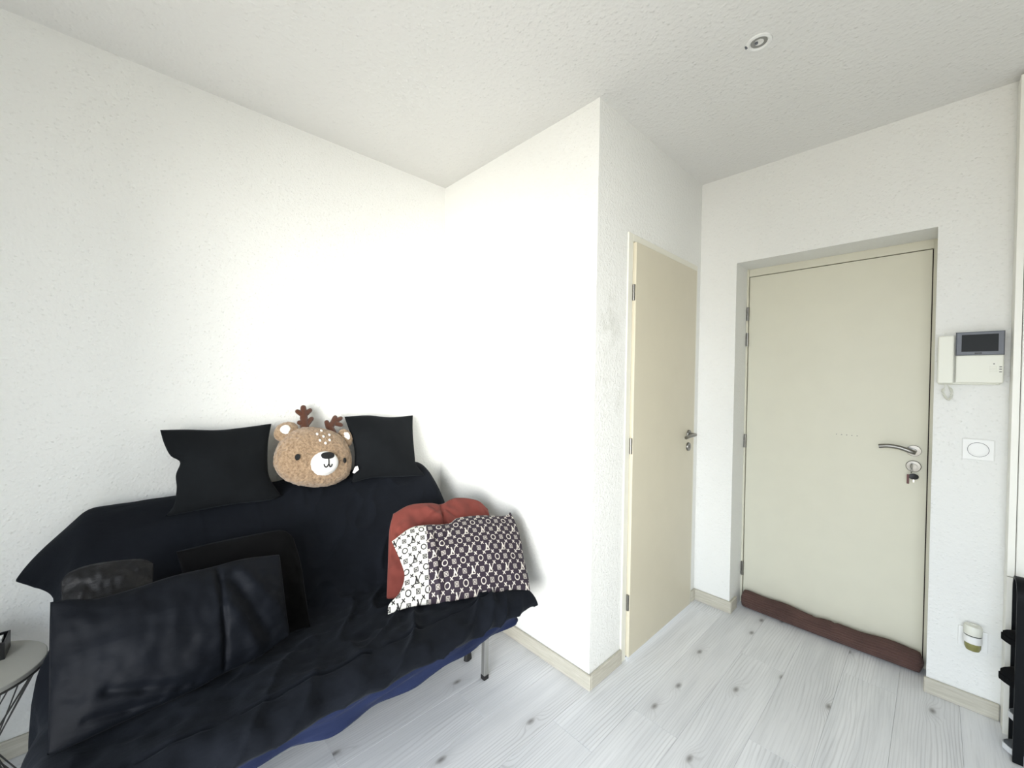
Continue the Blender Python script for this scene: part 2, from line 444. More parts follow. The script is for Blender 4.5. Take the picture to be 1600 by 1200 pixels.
tube('lever', catmull([(-0.066, YD-0.050, 1.074), (-0.085, YD-0.056, 1.080), (-0.125, YD-0.056, 1.093), (-0.165, YD-0.056, 1.096), (-0.200, YD-0.055, 1.090)]), 0.0105, 'satin_steel', hd, 12)
lk = lathe('lock_plate', [(0.0285, 0), (0.0285, 0.007), (0.026, 0.011), (0.014, 0.0115), (0.0135, 0.020)], (-0.072, YD-0.002, 1.000), (0, -1, 0), 'satin_steel', d2, 28, loc=u)
for i in range(5): lathe('screw_hole', [(0.0022, 0), (0.0022, 0.001)], (-0.380+0.022*i, YD-0.002, 1.128), (0, -1, 0), 'grey_print', d2, 8, loc=u)
tag(d2, 'wide cream entrance door set back in its niche')

# keys hanging from the entrance lock
ky = tag(empty('key_ring', (-0.075, YD-0.03, 0.99)), 'bunch of keys with black fob hanging from the entrance door lock', 'keys'); u = under(ky)
kb = bmesh.new(); bm_lathe(kb, [(0.0125, 0), (0.0125, 0.003)], (-0.0805, YD-0.046, 1.004), (1, 0.25, 0), 18)
bm_box(kb, (-0.080, YD-0.044, 1.001), (-0.077, YD-0.021, 1.006)); from_bm('key', kb, 'chrome', ky, u)
tube('ring', [(-0.078+0.002*math.sin(a), YD-0.046+0.013*math.sin(a), 0.984+0.013*math.cos(a)) for a in [i*2*PI/20 for i in range(20)]], 0.0014, 'chrome', ky, 6, True, u)
fb = bmesh.new(); bm_lathe(fb, [(0.004, -0.003), (0.019, -0.002), (0.019, 0.002), (0.004, 0.003)], (-0.070, YD-0.042, 0.953), (0.25, -1, 0.1), 20, ell=(1.0, 0.78)); from_bm('fob', fb, 'black_plastic', ky, u)
box('tag', (-0.094, YD-0.049, 0.915), (-0.085, YD-0.046, 0.962), 'red_tag', ky, 0.001, loc=u)
box('small_key', (-0.072, YD-0.042, 0.925), (-0.067, YD-0.040, 0.94), 'chrome', ky, loc=u)

# ------------------------------------------------------------------ draught stopper
def stopper():
    bm = bmesh.new(); n, m = 192, 56; rings = []
    x0, x1 = NX0+0.020, -0.016
    for i in range(m+1):
        t = i/m; x = x0+(x1-x0)*t
        e = min(1.0, (min(t, 1-t)/0.02+0.02))**0.5 if min(t, 1-t) < 0.02 else 1.0
        b = 1+0.05*math.sin(t*9)+0.04*math.sin(t*23+1)-0.07*math.exp(-((t-0.47)/0.012)**2)-0.06*math.exp(-((t-0.57)/0.010)**2)
        zc = 0.047*b+0.001; yc = YD-0.055-0.006*math.sin(t*PI)
        ring = []
        for j in range(n):
            a = 2*PI*j/n
            rib = 0.0060*abs(math.cos(a*11))**0.7
            ry, rz = (0.043*b+rib)*e, (0.042*b+rib)*e
            ring.append(bm.verts.new((x, yc+ry*math.cos(a), max(0.001, zc+rz*math.sin(a)))))
        rings.append(ring)
    for A, B in zip(rings, rings[1:]):
        for j in range(n): bm.faces.new((A[j], A[(j+1) % n], B[(j+1) % n], B[j]))
    bm.faces.new(rings[0]); bm.faces.new(rings[-1])
    o = from_bm('draught_stopper', bm, 'brown_corduroy', smooth=True)
    tag(o, 'long brown corduroy draught stopper lying along the foot of the entrance door', 'draught stopper')
stopper()

# ------------------------------------------------------------------ wall fittings on the entrance wall
ph = tag(empty('video_intercom', (0.10, YW, 1.41)), 'white video intercom with handset and dark screen beside the entrance door', 'intercom'); u = under(ph)
box('base_plate', (0.004, YW-0.016, 1.414), (0.184, YW, 1.628), 'off_white_plastic', ph, 0.003, loc=u)
box('console', (0.056, YW-0.036, 1.422), (0.191, YW-0.016, 1.541), 'off_white_plastic', ph, 0.004, 2, loc=u)
mo = box('monitor', (0.056, YW-0.040, 1.5415), (0.191, YW-0.016, 1.640), 'grey_bezel', ph, 0.002, loc=u)
box('bezel_edge', (0.055, YW-0.0385, 1.5405), (0.192, YW-0.018, 1.641), 'black_plastic', mo)
box('screen', (0.072, YW-0.0415, 1.556), (0.175, YW-0.0395, 1.629), 'screen_glass', mo)
box('sensor_bar', (0.110, YW-0.0412, 1.546), (0.130, YW-0.0395, 1.552), 'black_plastic', mo)
hs = box('handset', (0.002, YW-0.050, 1.418), (0.050, YW-0.018, 1.628), 'off_white_plastic', ph, 0.005, 2, loc=u)
for i, z in enumerate((1.490, 1.480, 1.469)):
    box('button', (0.153, YW-0.0372, z-0.0028), (0.172, YW-0.0355, z+0.0028), 'off_white_plastic', ph, 0.0006, loc=u)
    box('symbol', (0.179, YW-0.0366, z-0.0018), (0.186, YW-0.0355, z+0.0018), 'grey_print', ph, loc=u)
box('indicator', (0.162, YW-0.0366, 1.501), (0.167, YW-0.0355, 1.504), 'black_plastic', ph, loc=u)
path = catmull([(0.026, YW-0.034, 1.420), (0.024, YW-0.032, 1.397), (0.019, YW-0.022, 1.385), (0.026, YW-0.020, 1.362), (0.038, YW-0.020, 1.347), (0.046, YW-0.020, 1.360), (0.047, YW-0.019, 1.385), (0.040, YW-0.012, 1.400), (0.032, YW-0.010, 1.416)], 26)
pts = []; u_, v_ = Vector((1, 0, 0)), Vector((0, 1, 0)); N_ = len(path)
for i, p in enumerate(path):
    t = i/(N_-1); r = 0.0042*min(1, max(0, (t-0.12)/0.05))*min(1, max(0, (0.9-t)/0.05))
    a = i*0.95; d = (path[min(i+1, N_-1)]-path[max(i-1, 0)]).normalized(); s = d.cross(v_).normalized()
    pts.append(p + s*(r*math.cos(a)) + v_*(r*math.sin(a)))
tube('coiled_cord', pts, 0.0016, 'off_white_plastic', ph, 6, loc=u)

sw = tag(empty('light_switch', (0.128, YW, 1.09)), 'white square light switch with round rocker below the intercom', 'switch'); u = under(sw)
box('switch_plate', (0.083, YW-0.010, 1.089), (0.175, YW, 1.178), 'white_plastic', sw, 0.003, 2, loc=u)
lathe('switch_ring', [(0.0315, 0), (0.0315, 0.0012), (0.0295, 0.0012)], (0.129, YW-0.0095, 1.1335), (0, -1, 0), 'grey_print', sw, 40, loc=u)
lathe('rocker', [(0.0300, 0), (0.0300, 0.003), (0.028, 0.0040), (0.015, 0.0028), (0.001, 0.0024)], (0.129, YW-0.0095, 1.1335), (0, -1, 0), 'white_plastic', sw, 40, loc=u)

so = tag(empty('wall_socket', (0.128, YW, 0.268)), 'square white wall socket low on the entrance wall behind the air freshener', 'socket'); u = under(so)
box('socket_plate', (0.086, YW-0.010, 0.268), (0.172, YW, 0.354), 'white_plastic', so, 0.003, 2, loc=u)
lathe('socket_well', [(0.021, 0), (0.021, 0.001)], (0.129, YW-0.0098, 0.311), (0, -1, 0), 'off_white_plastic', so, 24, loc=u)

af = tag(empty('air_freshener', (0.127, YW-0.045, 0.277)), 'plug-in air freshener with grey cap and yellow-green refill bottle', 'air freshener'); u = under(af)
AX, AY = 0.127, YW-0.043
lathe('cap', [(0.0265, 0.346), (0.0275, 0.350), (0.0275, 0.378), (0.0250, 0.384), (0.012, 0.3845), (0.011, 0.382), (0.001, 0.382)], (AX, AY, 0), (0, 0, 1), 'off_white_plastic', af, 30, loc=u)
lathe('slit', [(0.0245, 0.341), (0.0245, 0.347)], (AX, AY, 0), (0, 0, 1), 'black_plastic', af, 30, loc=u)
lathe('body', [(0.0265, 0.312), (0.0270, 0.316), (0.0270, 0.342)], (AX, AY, 0), (0, 0, 1), 'white_plastic', af, 30, loc=u)
lathe('refill_bottle', [(0.012, 0.277), (0.020, 0.280), (0.0245, 0.292), (0.0250, 0.313)], (AX, AY, 0), (0, 0, 1), 'yellow_gel', af, 30, loc=u)
box('plug', (AX-0.012, AY+0.015, 0.325), (AX+0.012, YW-0.0105, 0.355), 'white_plastic', af, 0.003, loc=u)

# ------------------------------------------------------------------ recessed ceiling spot
sp = tag(empty('ceiling_spot', (-0.479, 1.693, H)), 'small round recessed spotlight in the white ceiling', 'spotlight'); SPX, SPY = -0.479, 1.693
lathe('trim_ring', [(0.028, 0.010), (0.028, -0.001), (0.033, -0.006), (0.041, -0.004), (0.043, 0.0), (0.043, 0.010)], (0, 0, 0), (0, 0, 1), 'white_plastic', sp, 36)
lathe('lamp', [(0.0275, 0.002), (0.0275, 0.0), (0.024, -0.0015), (0.010, 0.001), (0.001, 0.001)], (0, 0, 0), (0, 0, 1), 'lamp_glass', sp, 30)
lathe('lamp_cap', [(0.006, 0.001), (0.006, -0.004), (0.002, -0.005)], (-0.008, -0.004, 0), (0, 0, 1), 'grey_bezel', sp, 14)
box('retainer_clip', (-0.044, -0.016, -0.006), (-0.036, -0.004, 0.0), 'grey_bezel', sp, 0.001)

# ------------------------------------------------------------------ sofa bed
SY0, SY1 = -0.12, 1.29           # mattress ends
sofa = tag(empty('sofa_bed', (-1.60, 0.58, 0)), 'fold-down sofa bed on square steel legs under the black throw', 'sofa bed'); u = under(sofa)
for (x, y) in ((-1.43, 1.21), (-1.43, -0.03)):
    lg = box('leg', (x-0.0125, y-0.0125, 0.012), (x+0.0125, y+0.0125, 0.335), 'steel_leg', sofa, 0.002, loc=u)
    box('foot_cap', (x-0.014, y-0.014, 0.0), (x+0.014, y+0.014, 0.022), 'black_rubber', lg, 0.002)
for (x, y) in ((-1.58, 1.225), (-1.58, -0.03)):
    lg = tube('leg', [(x, y, 0.33), (x-0.005, y, 0.20), (x, y, 0.045)], 0.007, 'black_metal', sofa, 8, loc=u)
    bm = bmesh.new(); bm_lathe(bm, [(0.012, 0.0), (0.018, 0.006), (0.016, 0.030), (0.010, 0.05)], (x, y, 0), (0, 0, 1), 14, ell=(1.25, 0.8)); from_bm('foot', bm, 'black_rubber', lg)
for (x, z) in ((-1.40, 0.325), (-1.74, 0.325), (-2.15, 0.325)):
    box('rail', (x-0.015, SY0+0.05, z-0.015), (x+0.015, SY1-0.05, z+0.015), 'black_metal', sofa, 0.002, loc=u)
for y in (SY0+0.06, SY1-0.06):
    box('side_rail', (-2.15, y-0.015, 0.31), (-1.40, y+0.015, 0.34), 'black_metal', sofa, 0.002, loc=u)
for y in (SY0+0.08, SY1-0.08):
    box('leg', (-2.17, y-0.0125, 0.0), (-2.145, y+0.0125, 0.335), 'steel_leg', sofa, 0.002, loc=u)
box('seat_mattress', (-1.76, SY0+0.02, 0.335), (-1.285, SY1-0.03, 0.405), 'blue_sheet', sofa, 0.03, 3, loc=u)
bm = bmesh.new()
bm_prism(bm, [(-2.235, 0.40), (-1.80, 0.36), (-1.775, 0.42), (-1.90, 0.585), (-2.03, 0.72), (-2.14, 0.795), (-2.235, 0.81)], SY0+0.04, SY1-0.03, lambda a, b, d: (a, d, b))
from_bm('back_mattress', bm, 'blue_sheet', sofa, u)

# the blue fitted sheet that shows under the throw
def blue_skirt():
    bm = bmesh.new(); path = []
    for i in range(161): path.append((-1.262, -0.10+i*(1.235+0.10)/160, 0, 1))
    for i in range(1, 13): a = i/12*PI/2; path.append((-1.302+0.04*math.cos(a), 1.235+0.04*math.sin(a), math.sin(a), math.cos(a)))
    for i in range(1, 50): path.append((-1.302-i*0.0085, 1.275, 1, 0))
    rows = []; K = 16; s = 0.0; prev = None
    for (x, y, _, _) in path:
        if prev: s += math.hypot(x-prev[0], y-prev[1])
        prev = (x, y)
        nx, ny = (1, 0) if x > -1.27 else ((0, 1) if x < -1.30 else (0.7, 0.7))
        hem = 0.303 + 0.010*math.sin(s*5.0+0.8) + 0.012*noise.noise((s*3.1, 1.7, 0)) + (0.012 if s > 1.1 else 0.0)*0
        hem += 0.028*max(0.0, (0.55-s))/0.55
        row = []
        for k in range(K+1):
            t = k/K; z = 0.425*(1-t)+hem*t
            fold = 0.020*noise.noise((s*7.0+t*2.6, t*5.0+s*2.0, 3.0))*(0.3+t) + 0.005*math.sin(s*16+t*5)*t
            off = fold - 0.006*t - 0.012*max(0, t-0.8)*5*0.6
            row.append(bm.verts.new((x+nx*off, y+ny*off, z)))
        rows.append(row)
    for A, B in zip(rows, rows[1:]):
        for k in range(K): bm.faces.new((A[k], A[k+1], B[k+1], B[k]))
    o = from_bm('fitted_sheet', bm, 'blue_sheet', sofa, u, smooth=True)
    md = o.modifiers.new('thickness', 'SOLIDIFY'); md.thickness = 0.003
    o['label'] = 'dark blue fitted sheet hanging below the throw'
blue_skirt()

# black throw over back, seat and front edge
PROF = [(-2.262, 0.835), (-2.245, 0.872), (-2.19, 0.876), (-2.115, 0.850), (-2.02, 0.782), (-1.93, 0.685), (-1.85, 0.575), (-1.785, 0.475), (-1.72, 0.432),
        (-1.62, 0.430), (-1.50, 0.442), (-1.38, 0.458), (-1.295, 0.466), (-1.240, 0.455), (-1.212, 0.430), (-1.216, 0.402)]
def throw():
    P = catmull([(a, 0, b) for a, b in PROF], 14)
    # resample evenly
    d = [0.0]
    for a, b in zip(P, P[1:]): d.append(d[-1]+(b-a).length)
    NS = 170; S = []
    j = 0
    for i in range(NS+1):
        s = d[-1]*i/NS
        while j < len(d)-2 and d[j+1] < s: j += 1
        t = (s-d[j])/max(1e-9, d[j+1]-d[j]); S.append(P[j].lerp(P[j+1], t))
    SL = d[-1]
    def interp(x, tab):
        for (a, va), (b, vb) in zip(tab, tab[1:]):
            if x <= b: return va+(vb-va)*max(0, min(1, (x-a)/(b-a)))
        return tab[-1][1]
    NT_ = 230; rows = []; bm = bmesh.new()
    for i, p in enumerate(S):
        s = i/NS
        # overhang past each mattress end, as fabric length
        oL = interp(s, [(0, 0.04), (0.05, 0.13), (0.12, 0.255), (0.18, 0.215), (0.26, 0.14), (0.36, 0.10), (0.44, 0.18), (0.55, 0.34), (0.9, 0.38), (1, 0.36)])
        oR = interp(s, [(0, 0.06), (0.1, 0.10), (0.3, 0.10), (0.6, 0.09), (0.74, 0.10), (0.83, 0.15), (0.89, 0.155), (0.94, 0.12), (0.98, 0.06), (1, 0.03)])
        fl = interp(s, [(0, 0.85), (0.20, 0.76), (0.28, 0.35), (0.36, 0.06), (1, 0.02)])      # flare of the left fall
        R = 0.07
        row = []
        yl, yr = SY0+0.03-0.035*max(0.0, min(1.0, (s-0.3)/0.15)), SY1-0.01
        tot = (yr-yl)+oL+oR
        for j in range(NT_+1):
            q = -oL + tot*j/NT_
            if q < 0:
                e = -q; a = min(e/R, PI/2-fl*0.9); ex = max(0, e-R*a)
                y = yl - R*math.sin(a) - ex*math.cos(a); dz = -R*(1-math.cos(a)) - ex*math.sin(a)
            elif q > yr-yl:
                e = q-(yr-yl); RR = 0.05; a = min(e/RR, PI/2-0.25); ex = max(0, e-RR*a)
                y = yr + RR*math.sin(a) + ex*math.cos(a); dz = -RR*(1-math.cos(a)) - ex*math.sin(a)
            else: y = yl+q; dz = 0.0
            x, z = p.x, p.z+dz
            # wrinkles
            sa = s*SL
            hang = 1.0 if (q < 0 or q > yr-yl) else 0.0
            wv = 0.0
            seatf = max(0.0, min(1.0, (s-0.42)/0.15))
            wv += 0.012*noise.noise((y*3.2, sa*3.4, 0.3))*(0.3+0.7*seatf)
            wv += 0.010*noise.noise((y*7.0+sa*3.0, sa*9.0-y*4.0, 2.3))*(0.25+0.9*seatf)
            rd = 1-abs(noise.noise((y*6.5+sa*6.0, sa*2.2-y*2.4, 5.1)))*2
            right = max(0.0, min(1.0, (y-0.45)/0.3))
            wv += 0.018*max(0, rd)**4*(right*0.9+0.5*seatf)
            wv += 0.006*noise.noise((y*20.0+sa*8, sa*18.0-y*9, 9.0))*(0.15+seatf)
            for yc in (0.20, 0.40, 0.62, 0.83): wv += 0.004*math.exp(-((y-yc-0.03*sa)/0.008)**2)*max(0, 1-s*2.2)
            if s > 0.78: wv += 0.012*noise.noise((y*9.0+sa*5, sa*10.0, 4.0))*min(1, (s-0.78)/0.05)*(0.35 if s > 0.96 else 1)
            if q < 0.06: wv *= 0.35+0.65*max(0, min(1, (q+0.04)/0.10))
            if q > yr-yl-0.16: wv *= 0.06+0.94*max(0, min(1, (yr-yl-0.02-q)/0.14))
            # hem folds of the hanging ends
            fo = hang*0.012*math.sin(sa*26+1.0)*min(1, abs(min(q, 0))/0.15)
            nx, nz_ = S[min(i+1, NS)].z-S[max(i-1, 0)].z, -(S[min(i+1, NS)].x-S[max(i-1, 0)].x)
            l = math.hypot(nx, nz_) or 1; nx, nz_ = -nx/l, -nz_/l
            if nz_ < 0 and s < 0.9: nx, nz_ = -nx, -nz_
            if s >= 0.9 and nx < 0: nx, nz_ = -nx, -nz_
            row.append(bm.verts.new((max(XL+0.006, x+nx*(wv+0.004)), y+fo, max(0.02, z+nz_*(wv+0.004)))))
        rows.append(row)
    for A, B in zip(rows, rows[1:]):
        for j in range(NT_): bm.faces.new((A[j], A[j+1], B[j+1], B[j]))
    o = from_bm('sofa_throw', bm, 'black_cover', smooth=True)
    md = o.modifiers.new('thickness', 'SOLIDIFY'); md.thickness = 0.003; md.offset = -1
    tag(o, 'large black cotton throw draped over the back, seat and front of the sofa bed', 'throw')
throw()

# ------------------------------------------------------------------ cushions
def resample(pts, n):
    P = catmull([(a, b, 0) for a, b in pts], 8); d = [0.0]
    for a, b in zip(P, P[1:]): d.append(d[-1]+(b-a).length)
    out = []; j = 0
    for i in range(n+1):
        s = d[-1]*i/n
        while j < len(d)-2 and d[j+1] < s: j += 1
        t = (s-d[j])/max(1e-9, d[j+1]-d[j]); out.append(P[j].lerp(P[j+1], min(1, t)))
    return out

def cushion(name, O, N, sides, front, back, mat, nu=56, nv=44, wr=0.006, wf=9.0, power=0.5, seed=0.0, colour=None, creases=()):
    """stuffed cushion: Coons patch between four sewn edges, puffed to both sides of the seam"""
    O = Vector(O); N = Vector(N).normalized(); U = Vector((0, 0, 1)).cross(N).normalized(); V = N.cross(U)
    top, bot = resample(sides['top'], nu), resample(sides['bottom'], nu)
    lef, rig = resample(sides['left'], nv), resample(sides['right'], nv)      # left/right run top -> bottom
    c00, c10, c01, c11 = top[0], top[-1], bot[0], bot[-1]
    fr, bk, cols = [], [], []; verts = []
    def put(a, b, h): verts.append(O + U*a + V*b + N*h - O); return len(verts)-1
    for r in range(nv+1):
        tr = r/nv; rf, rb = [], []
        for s in range(nu+1):
            ts = s/nu
            p = top[s]*(1-tr)+bot[s]*tr + lef[r]*(1-ts)+rig[r]*ts - (c00*(1-ts)*(1-tr)+c10*ts*(1-tr)+c01*(1-ts)*tr+c11*ts*tr)
            env = (max(0, math.sin(PI*ts))*max(0, math.sin(PI*tr)))
            h = env**power
            w_ = noise.noise((p.x*wf+seed, p.y*wf, seed))*wr + noise.noise((p.x*wf*2.7, p.y*wf*2.2+seed, seed+4))*wr*0.5
            edge = (1-abs(2*ts-1))*(1-abs(2*tr-1))
            pu = noise.noise((ts*14+seed, tr*14, 1.0))*wr*0.8*max(0, 1-6*min(ts, 1-ts, tr, 1-tr))     # gathers near the seam
            cr = 0.0
            for (x0, y0, x1, y1, dep, wid) in creases:
                dx, dy = x1-x0, y1-y0; L2 = dx*dx+dy*dy
                t = ((p.x-x0)*dx+(p.y-y0)*dy)/L2; tt = max(0, min(1, t))
                dd = math.hypot(p.x-x0-dx*tt, p.y-y0-dy*tt); cr += dep*math.exp(-(dd/wid)**2)
            k = min(1.0, env*6)
            rf.append(put(p.x, p.y, front*h + (w_+pu+cr)*k))
            cols.append((p.x, p.y, ts, tr, True))
            if 0 < r < nv and 0 < s < nu:
                rb.append(put(p.x, p.y, -back*h + w_*k)); cols.append((p.x, p.y, ts, tr, False))
            else: rb.append(rf[-1])
        fr.append(rf); bk.append(rb)
    faces = []
    for r in range(nv):
        for s in range(nu):
            faces.append((fr[r][s], fr[r+1][s], fr[r+1][s+1], fr[r][s+1]))
            faces.append((bk[r][s], bk[r][s+1], bk[r+1][s+1], bk[r+1][s]))
    me = bpy.data.meshes.new(name); me.from_pydata([tuple(v) for v in verts], [], faces); me.update()
    if colour:
        at = me.color_attributes.new('print', 'FLOAT_COLOR', 'POINT')
        A = np.array([c[:4] for c in cols]); fl = np.array([c[4] for c in cols])
        at.data.foreach_set('color', colour(A, fl).astype(np.float32).ravel())
    return link(name, me, mat, None, O, True)

NB = (0.9267, 0, 0.3757)
tag(cushion('cushion', (-2.1296, 0.2845, 0.9864), NB, dict(
    top=[(-0.197, 0.197), (-0.115, 0.193), (-0.004, 0.182), (0.092, 0.187), (0.208, 0.198)],
    right=[(0.208, 0.198), (0.188, 0.111), (0.178, 0.005), (0.183, -0.065), (0.223, -0.152)],
    bottom=[(-0.185, -0.156), (-0.061, -0.154), (0.039, -0.153), (0.171, -0.162), (0.223, -0.152)],
    left=[(-0.197, 0.197), (-0.186, 0.141), (-0.166, 0.085), (-0.136, 0.054), (-0.15, 0.003), (-0.149, -0.057), (-0.159, -0.119), (-0.185, -0.156)]),
    0.070, 0.045, 'black_cotton', power=0.6, seed=1.3, wr=0.004),
    'wide plain black cushion on the sofa back, to the left of the plush deer', 'cushion', 'plain black cushions on the sofa back')
tag(cushion('cushion', (-2.1374, 1.0265, 1.0056), NB, dict(
    top=[(-0.184, 0.194), (-0.052, 0.195), (0.081, 0.177), (0.229, 0.181)],
    right=[(0.229, 0.181), (0.208, 0.077), (0.192, -0.067), (0.193, -0.125), (0.235, -0.192)],
    bottom=[(-0.195, -0.166), (-0.088, -0.156), (0.059, -0.172), (0.235, -0.192)],
    left=[(-0.184, 0.194), (-0.164, 0.088), (-0.156, -0.001), (-0.173, -0.102), (-0.195, -0.166)]),
    0.070, 0.045, 'black_cotton', power=0.6, seed=4.3, wr=0.004),
    'squarer plain black cushion on the sofa back, nearest the corner of the room', 'cushion', 'plain black cushions on the sofa back')
tag(cushion('bed_pillow', (-1.5618, 0.0804, 0.5897), (0.8886, 0, 0.4586), dict(
    top=[(-0.238, 0.204), (-0.201, 0.200), (-0.15, 0.184), (-0.084, 0.185), (0.019, 0.194), (0.116, 0.192), (0.206, 0.193), (0.318, 0.177)],
    right=[(0.318, 0.177), (0.319, 0.101), (0.32, -0.006), (0.322, -0.093)],
    bottom=[(-0.226, -0.152), (-0.187, -0.155), (-0.082, -0.148), (0.055, -0.142), (0.134, -0.129), (0.219, -0.125), (0.322, -0.093)],
    left=[(-0.238, 0.204), (-0.235, 0.109), (-0.229, -0.041), (-0.226, -0.152)]),
    0.085, 0.050, 'black_satin', nu=110, nv=84, seed=8.1, wr=0.010, wf=11, power=0.58,
    creases=[(0.13, 0.19, 0.135, -0.13, -0.012, 0.007), (0.16, 0.14, 0.26, -0.07, -0.012, 0.02), (0.15, 0.06, 0.22, -0.10, 0.010, 0.022), (0.20, 0.15, 0.30, 0.0, 0.010, 0.02),
             (-0.12, -0.06, 0.06, -0.12, -0.012, 0.014), (-0.16, -0.11, -0.02, -0.13, -0.010, 0.010)]),
    'large crumpled black satin pillow at the front of the seat', 'pillow', 'black pillows piled on the seat')
tag(cushion('bed_pillow', (-1.7171, -0.0034, 0.6704), (0.8998, 0, 0.4363), dict(
    top=[(-0.145, 0.124), (-0.126, 0.146), (-0.073, 0.154), (0.026, 0.14), (0.06, 0.116)],
    right=[(0.06, 0.116), (0.059, -0.002), (0.067, -0.153)],
    bottom=[(-0.128, -0.137), (-0.04, -0.143), (0.067, -0.153)],
    left=[(-0.145, 0.124), (-0.138, 0.031), (-0.128, -0.137)]),
    0.050, 0.035, 'black_sheen', seed=2.2, wr=0.012, wf=20, power=0.7),
    'shiny black pillow peeking out behind the front pillow, by the sofa end', 'pillow', 'black pillows piled on the seat')
tag(cushion('bed_pillow', (-1.7424, 0.3038, 0.6141), (0.8682, 0, 0.4961), dict(
    top=[(-0.186, 0.185), (-0.085, 0.189), (0.057, 0.187), (0.146, 0.18), (0.185, 0.145)],
    right=[(0.185, 0.145), (0.2, 0.033), (0.202, -0.09), (0.203, -0.205)],
    bottom=[(-0.17, -0.161), (-0.015, -0.19), (0.203, -0.205)],
    left=[(-0.186, 0.185), (-0.171, 0.098), (-0.169, -0.026), (-0.17, -0.161)]),
    0.080, 0.045, 'black_velvet', seed=6.2, wr=0.009, wf=10, power=0.7),
    'matt deep black velvet pillow standing behind the front pillow, in mid seat', 'pillow', 'black pillows piled on the seat')
tag(cushion('cushion', (-1.6165, 1.085, 0.5777), (0.6887, -0.2262, 0.6889), dict(
    top=[(-0.205, 0.215), (-0.12, 0.252), (-0.015, 0.250), (0.04, 0.236), (0.12, 0.262), (0.235, 0.235), (0.284, 0.178)],
    right=[(0.284, 0.178), (0.288, 0.018), (0.269, -0.165)],
    bottom=[(-0.269, -0.164), (-0.149, -0.18), (0.054, -0.18), (0.269, -0.165)],
    left=[(-0.205, 0.215), (-0.231, 0.131), (-0.25, -0.016), (-0.269, -0.164)]),
    0.040, 0.045, 'rust_velvet', nu=70, nv=56, seed=3.7, wr=0.016, wf=12, power=0.40, creases=[(0.035, 0.25, 0.03, 0.10, -0.022, 0.010), (0.02, 0.2, -0.08, 0.12, -0.010, 0.010), (0.05, 0.2, 0.11, 0.13, -0.012, 0.010), (-0.05, 0.22, 0.02, 0.15, 0.010, 0.012)]),
    'rust red velvet cushion tucked behind the monogram pillow', 'cushion')

# printed pillow: the monogram lattice
def seg(x, y, a, b, w_):
    dx, dy = b[0]-a[0], b[1]-a[1]; t = np.clip(((x-a[0])*dx+(y-a[1])*dy)/(dx*dx+dy*dy), 0, 1)
    return np.hypot(x-a[0]-dx*t, y-a[1]-dy*t) - w_
def monogram(A, front):
    u_, v_, ts, tr = A.T
    du, dv = 0.0395, 0.0445
    gu, gv = (u_-0.021)/du + 0.03*v_/dv, (v_-0.02)/dv - 0.05*(u_-0.021)/du*0.0
    i, j = np.round(gu), np.round(gv); x, y = gu-i, gv-j                     # cell-local, +-0.5
    kind_d = ((i+j) % 2 != 0); kind_L = (~kind_d) & (j % 2 == 0); kind_c = (~kind_d) & (j % 2 != 0)
    big = 9.0
    # interlocked letters
    s = 1.12; X, Y = x*s, y*s*1.05
    Ld = np.minimum.reduce([seg(X, Y, (-0.10, 0.10), (-0.24, -0.36), 0.070), seg(X, Y, (-0.36, -0.38), (0.16, -0.38), 0.048), seg(X, Y, (0.16, -0.38), (0.21, -0.22), 0.040),
                            seg(X, Y, (-0.20, 0.11), (0.00, 0.11), 0.022)])
    Vd = np.minimum.reduce([seg(X, Y, (-0.12, 0.40), (0.08, -0.18), 0.075), seg(X, Y, (0.08, -0.18), (0.36, 0.40), 0.042), seg(X, Y, (-0.22, 0.41), (-0.02, 0.41), 0.022), seg(X, Y, (0.24, 0.41), (0.44, 0.41), 0.022)])
    dL = np.minimum(Ld, Vd)
    # four-petal star used inside ring and lozenge
    r = np.hypot(x, y); th = np.arctan2(y, x)
    dC = np.minimum(np.abs(r-0.26)-0.045, np.where(r < 0.26, np.maximum(np.abs(x), np.abs(y))*0+np.minimum(np.hypot(np.abs(x)-0.0, np.abs(y)-0.28)-0.07, np.hypot(np.abs(x)-0.28, np.abs(y))-0.07), big))
    q = np.maximum(np.abs(x), np.abs(y))
    star = np.minimum(seg(x, y, (-0.10, -0.10), (0.10, 0.10), 0.032), seg(x, y, (-0.10, 0.10), (0.10, -0.10), 0.032))
    dD = np.minimum(np.abs(q-0.19)-0.028, star)
    d = np.where(kind_d, dD, np.where(kind_L, dL, dC))
    # small four-petal flowers half a cell away
    hu, hv = gu+0.5, gv+0.5; x2, y2 = hu-np.round(hu), hv-np.round(hv)
    fl = np.minimum(seg(x2, y2, (-0.12, -0.12), (0.12, 0.12), 0.048), seg(x2, y2, (-0.12, 0.12), (0.12, -0.12), 0.048))
    d = np.minimum(d, fl)
    pale = (u_ < -0.166+0.045*v_) | ~front
    ink = np.clip(0.5-(d+np.where(pale, -0.016, 0.010))/0.05, 0, 1)[:, None]
    plum, cream = np.array(lin((42, 34, 44))), np.array(lin((205, 198, 188))); white, dark = np.array(lin((206, 205, 198))), np.array(lin((30, 27, 29)))
    seam = -0.166 + 0.045*v_
    onw = ((u_ < seam) | ~front)[:, None]
    c = np.where(onw, white*(1-ink)+dark*ink, plum*(1-ink)+cream*ink)
    pip = ((tr < 0.012) & (u_ < 0.02))[:, None]
    c = np.where(pip, white, c)
    return c
